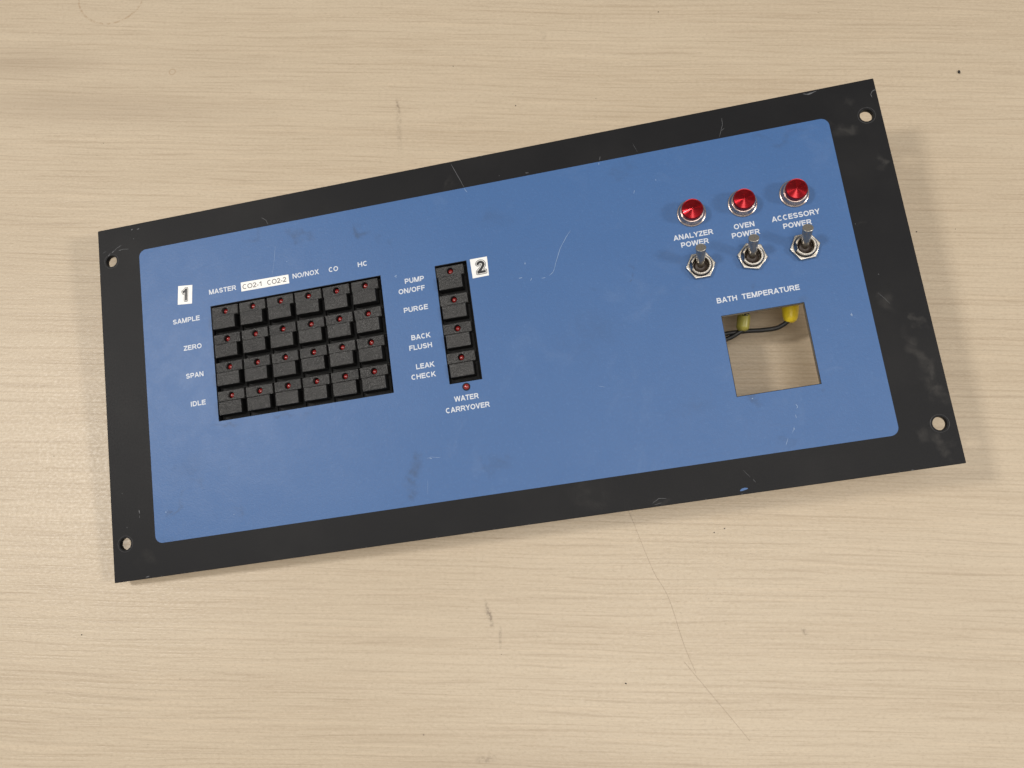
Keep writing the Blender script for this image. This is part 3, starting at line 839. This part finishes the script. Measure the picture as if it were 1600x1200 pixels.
for pts, w in ([
        ([(298.8, 165.0), (295.7, 161.5), (290.9, 154.9), (287.1, 146.7), (285.9, 143.5), (284.7, 141.5), (282.3, 140.0)], 0.24),
        ([(280.0, 139.2), (277.7, 139.2)], 0.4), ([(272.2, 140.4), (270.9, 138.9)], 0.35), ([(266.6, 141.7), (264.5, 141.6)], 0.5),
        ([(269.4, 150.5), (269.3, 149.2)], 0.55), ([(117.9, 189.3), (115.9, 178.2), (114.0, 171.3)], 0.12),
        ([(192.2, 157.0), (190.4, 156.1)], 0.5), ([(190.8, 156.0), (192.0, 155.7)], 0.4),
        ([(239.6, 203.4), (241.1, 200.4)], 0.3), ([(321.6, 203.2), (321.2, 201.7)], 0.35),
        ([(404.0, 44.0), (404.8, 42.4), (404.0, 41.6)], 0.3), ([(402.8, 38.4), (402.8, 36.4)], 0.35), ([(401.0, 32.0), (399.4, 29.0)], 0.25), ([(396.6, 26.4), (394.6, 22.8)], 0.25), ([(400.4, 31.6), (400.9, 30.2)], 0.3),
        ([(442.0, 88.0), (443.2, 87.6)], 0.9), ([(442.6, 88.9), (442.7, 86.9)], 0.5),
        ([(300, 71), (304, 69.8)], 0.15), ([(205, 44.5), (200, 45.6), (197, 45.2)], 0.15), ([(198.5, 45), (200, 44.6)], 0.4), ([(196.0, 33), (195, 25)], 0.12),
        ([(35.0, 37.2), (35.6, 37.0)], 0.7), ([(77.6, 29.8), (78.0, 29.6)], 0.6), ([(120, 171), (121.5, 169.4)], 0.15), ([(124, 178.3), (124.6, 178.1)], 0.4),
        ([(339, 182), (338.4, 180)], 0.3), ([(352, 186), (352.3, 185.5)], 0.5), ([(382.0, 50.9), (382.2, 50.4)], 0.6)]):
    bm = bmesh.new()
    q = []
    for a, b in zip(pts, pts[1:]):
        q += jag(a, b, 3, 0.06)[:-1]
    strip(bm, q + [pts[-1]], w, 0.15)
    link('scratch_mark', from_bm(bm, 'scratch_mark'), M_SCRATCH, overlay)
for pts, w in [([(233.6, 220.5), (237.9, 209.2), (239.6, 204.2)], 0.3), ([(110.5, 209.8), (113.2, 207.6), (114.4, 204.4)], 0.22),
               ([(322.7, 206.7), (322.0, 204.4)], 0.4), ([(342.7, 211.0), (344.7, 205.2)], 0.15), ([(23.0, 218.4), (24.2, 218.8)], 0.7), ([(27.0, 218.1), (28.6, 218.5)], 0.6), ([(24.1, 212.3), (24.7, 212.3)], 0.5),
               ([(10.6, 206.7), (13.0, 208.4), (15.9, 209.5)], 0.3), ([(13.6, 206.3), (17, 206.6), (20.5, 206.1)], 0.3), ([(6.4, 203.8), (7.8, 205.4)], 0.6), ([(9.0, 205.6), (10.8, 206.9)], 0.5), ([(2.8, 206.5), (5.2, 207.4)], 0.25),
               ([(18.1, 40.8), (18.2, 38.6)], 0.7), ([(18.2, 37.6), (18.1, 36.0)], 0.3), ([(9.6, 31.6), (10, 31.2)], 0.5), ([(7.5, 52.2), (7.8, 52.0)], 0.5),
               ([(443.0, 220.9), (446, 219.9), (450.6, 221.0)], 0.7), ([(444, 220.1), (448.5, 220.6)], 0.5), ([(479.0, 212.5), (480.6, 214.4), (482.2, 214.8)], 0.45), ([(479.6, 210.6), (479.0, 212.8)], 0.35),
               ([(395.7, 216.1), (395.3, 211.4), (393.9, 208.1), (392.2, 204.4)], 0.22), ([(393.9, 208.1), (396.0, 209.4)], 0.25),
               ([(370, 13), (373, 8.6)], 0.15), ([(374.2, 7.4), (375.4, 5.6)], 0.22), ([(319, 2.0), (323, 4.4), (327, 3.6)], 0.3), ([(320, 1.2), (324, 1.8)], 0.3),
               ([(20, 1.0), (22.4, 1.3)], 0.5), ([(261.5, 207), (262, 207)], 0.5), ([(277.5, 205.6), (279.5, 205.2)], 0.5),
               ([(458.5, 97.8), (461.6, 93.6), (463.4, 90.6)], 0.15), ([(455, 138.6), (455.3, 138.3)], 0.5), ([(461.0, 107.9), (461.4, 107.6)], 0.6), ([(447.2, 84.4), (448.2, 84.2)], 0.4)]:
    bm = bmesh.new()
    q = []
    for a, b in zip(pts, pts[1:]):
        q += jag(a, b, 3, 0.10)[:-1]
    strip(bm, q + [pts[-1]], w * 0.8, 0.04)
    link('scratch_mark', from_bm(bm, 'scratch_mark'), M_SCUFF, plate)
bm = bmesh.new()
for a, b in zip([0.2] * 46, range(46)):    # bright nicks along the edges
    x = random.uniform(4, 478)
    y = random.choice((0.32, 221.7)) if random.random() < 0.8 else random.uniform(5, 215)
    x = x if y in (0.32, 221.7) else random.choice((0.3, 482.3))
    l = random.uniform(0.3, 1.6)
    strip(bm, [(x, y), (x + l / 2, y), (x + l, y)] if y in (0.32, 221.7) else [(x, y), (x, y + l / 2), (x, y + l)], random.uniform(.15, .35), 0.03)
tag(link('edge_wear', from_bm(bm, 'edge_wear'), M_SCUFF, plate), None, None, None, 'stuff')
bm = bmesh.new()
strip(bm, [(366.4, 2.2), (367.6, 2.6), (369.2, 2.9), (370.6, 2.9)], 1.2, 0.045)
ch = link('paint_chip', from_bm(bm, 'paint_chip'), M_BLUE, plate)
ch['label'] = 'small blue fleck on the black lower border'


# ------------------------------------------------------------------ small things lying on the table
def hair(pts, w, label):
    h = link('hair_strand', from_bm(tube([(x, y, 0.09) for x, y in pts], w, 6, 8), 'hair_strand'), M_HAIR)
    return tag(h, label, 'hair')


hair([(62.0, -104), (65.3, -113.7), (72.7, -145.5), (78.9, -162.1), (83.05, -188.4), (86.9, -204.0)], 0.045,
     'thin brown hair curving away from the lower edge of the panel')
hair([(81.4, -197.3), (92.2, -214.5), (101.5, -229.3), (109.2, -241.8)], 0.055,
     'thin brown straight hair near the bottom edge, clear of the panel')
bm = bmesh.new()
bmesh.ops.create_icosphere(bm, subdivisions=2, radius=1.0)
for v in bm.verts:
    v.co = Vector((v.co.x * 0.75 + random.uniform(-.1, .1), v.co.y * 1.25 + random.uniform(-.1, .1), v.co.z * 0.55 + 0.5))
cr = link('dark_crumb', from_bm(bm, 'dark_crumb'), M_CRUMB, None, (319.3, 136.5, 0), True)
tag(cr, 'largest black crumb on the table, beyond the upper right corner of the panel', 'crumb')
bm = bmesh.new()
for i in range(32):
    x, y = random.uniform(-380, 400), random.uniform(-280, 320)
    r = random.choice((0.18, 0.22, 0.28, 0.38))
    mtx = Matrix.Translation((x, y, r * 0.4)) @ Matrix.Rotation(random.uniform(0, 3), 4, 'Z') @ Matrix.Diagonal((1.0, random.uniform(1, 1.8), 0.6, 1))
    bmesh.ops.create_icosphere(bm, subdivisions=1, radius=r, matrix=mtx)
dust = link('dust', from_bm(bm, 'dust'), M_CRUMB)
tag(dust, 'tiny dark specks of dust scattered over the wooden table', 'dust', None, 'stuff')
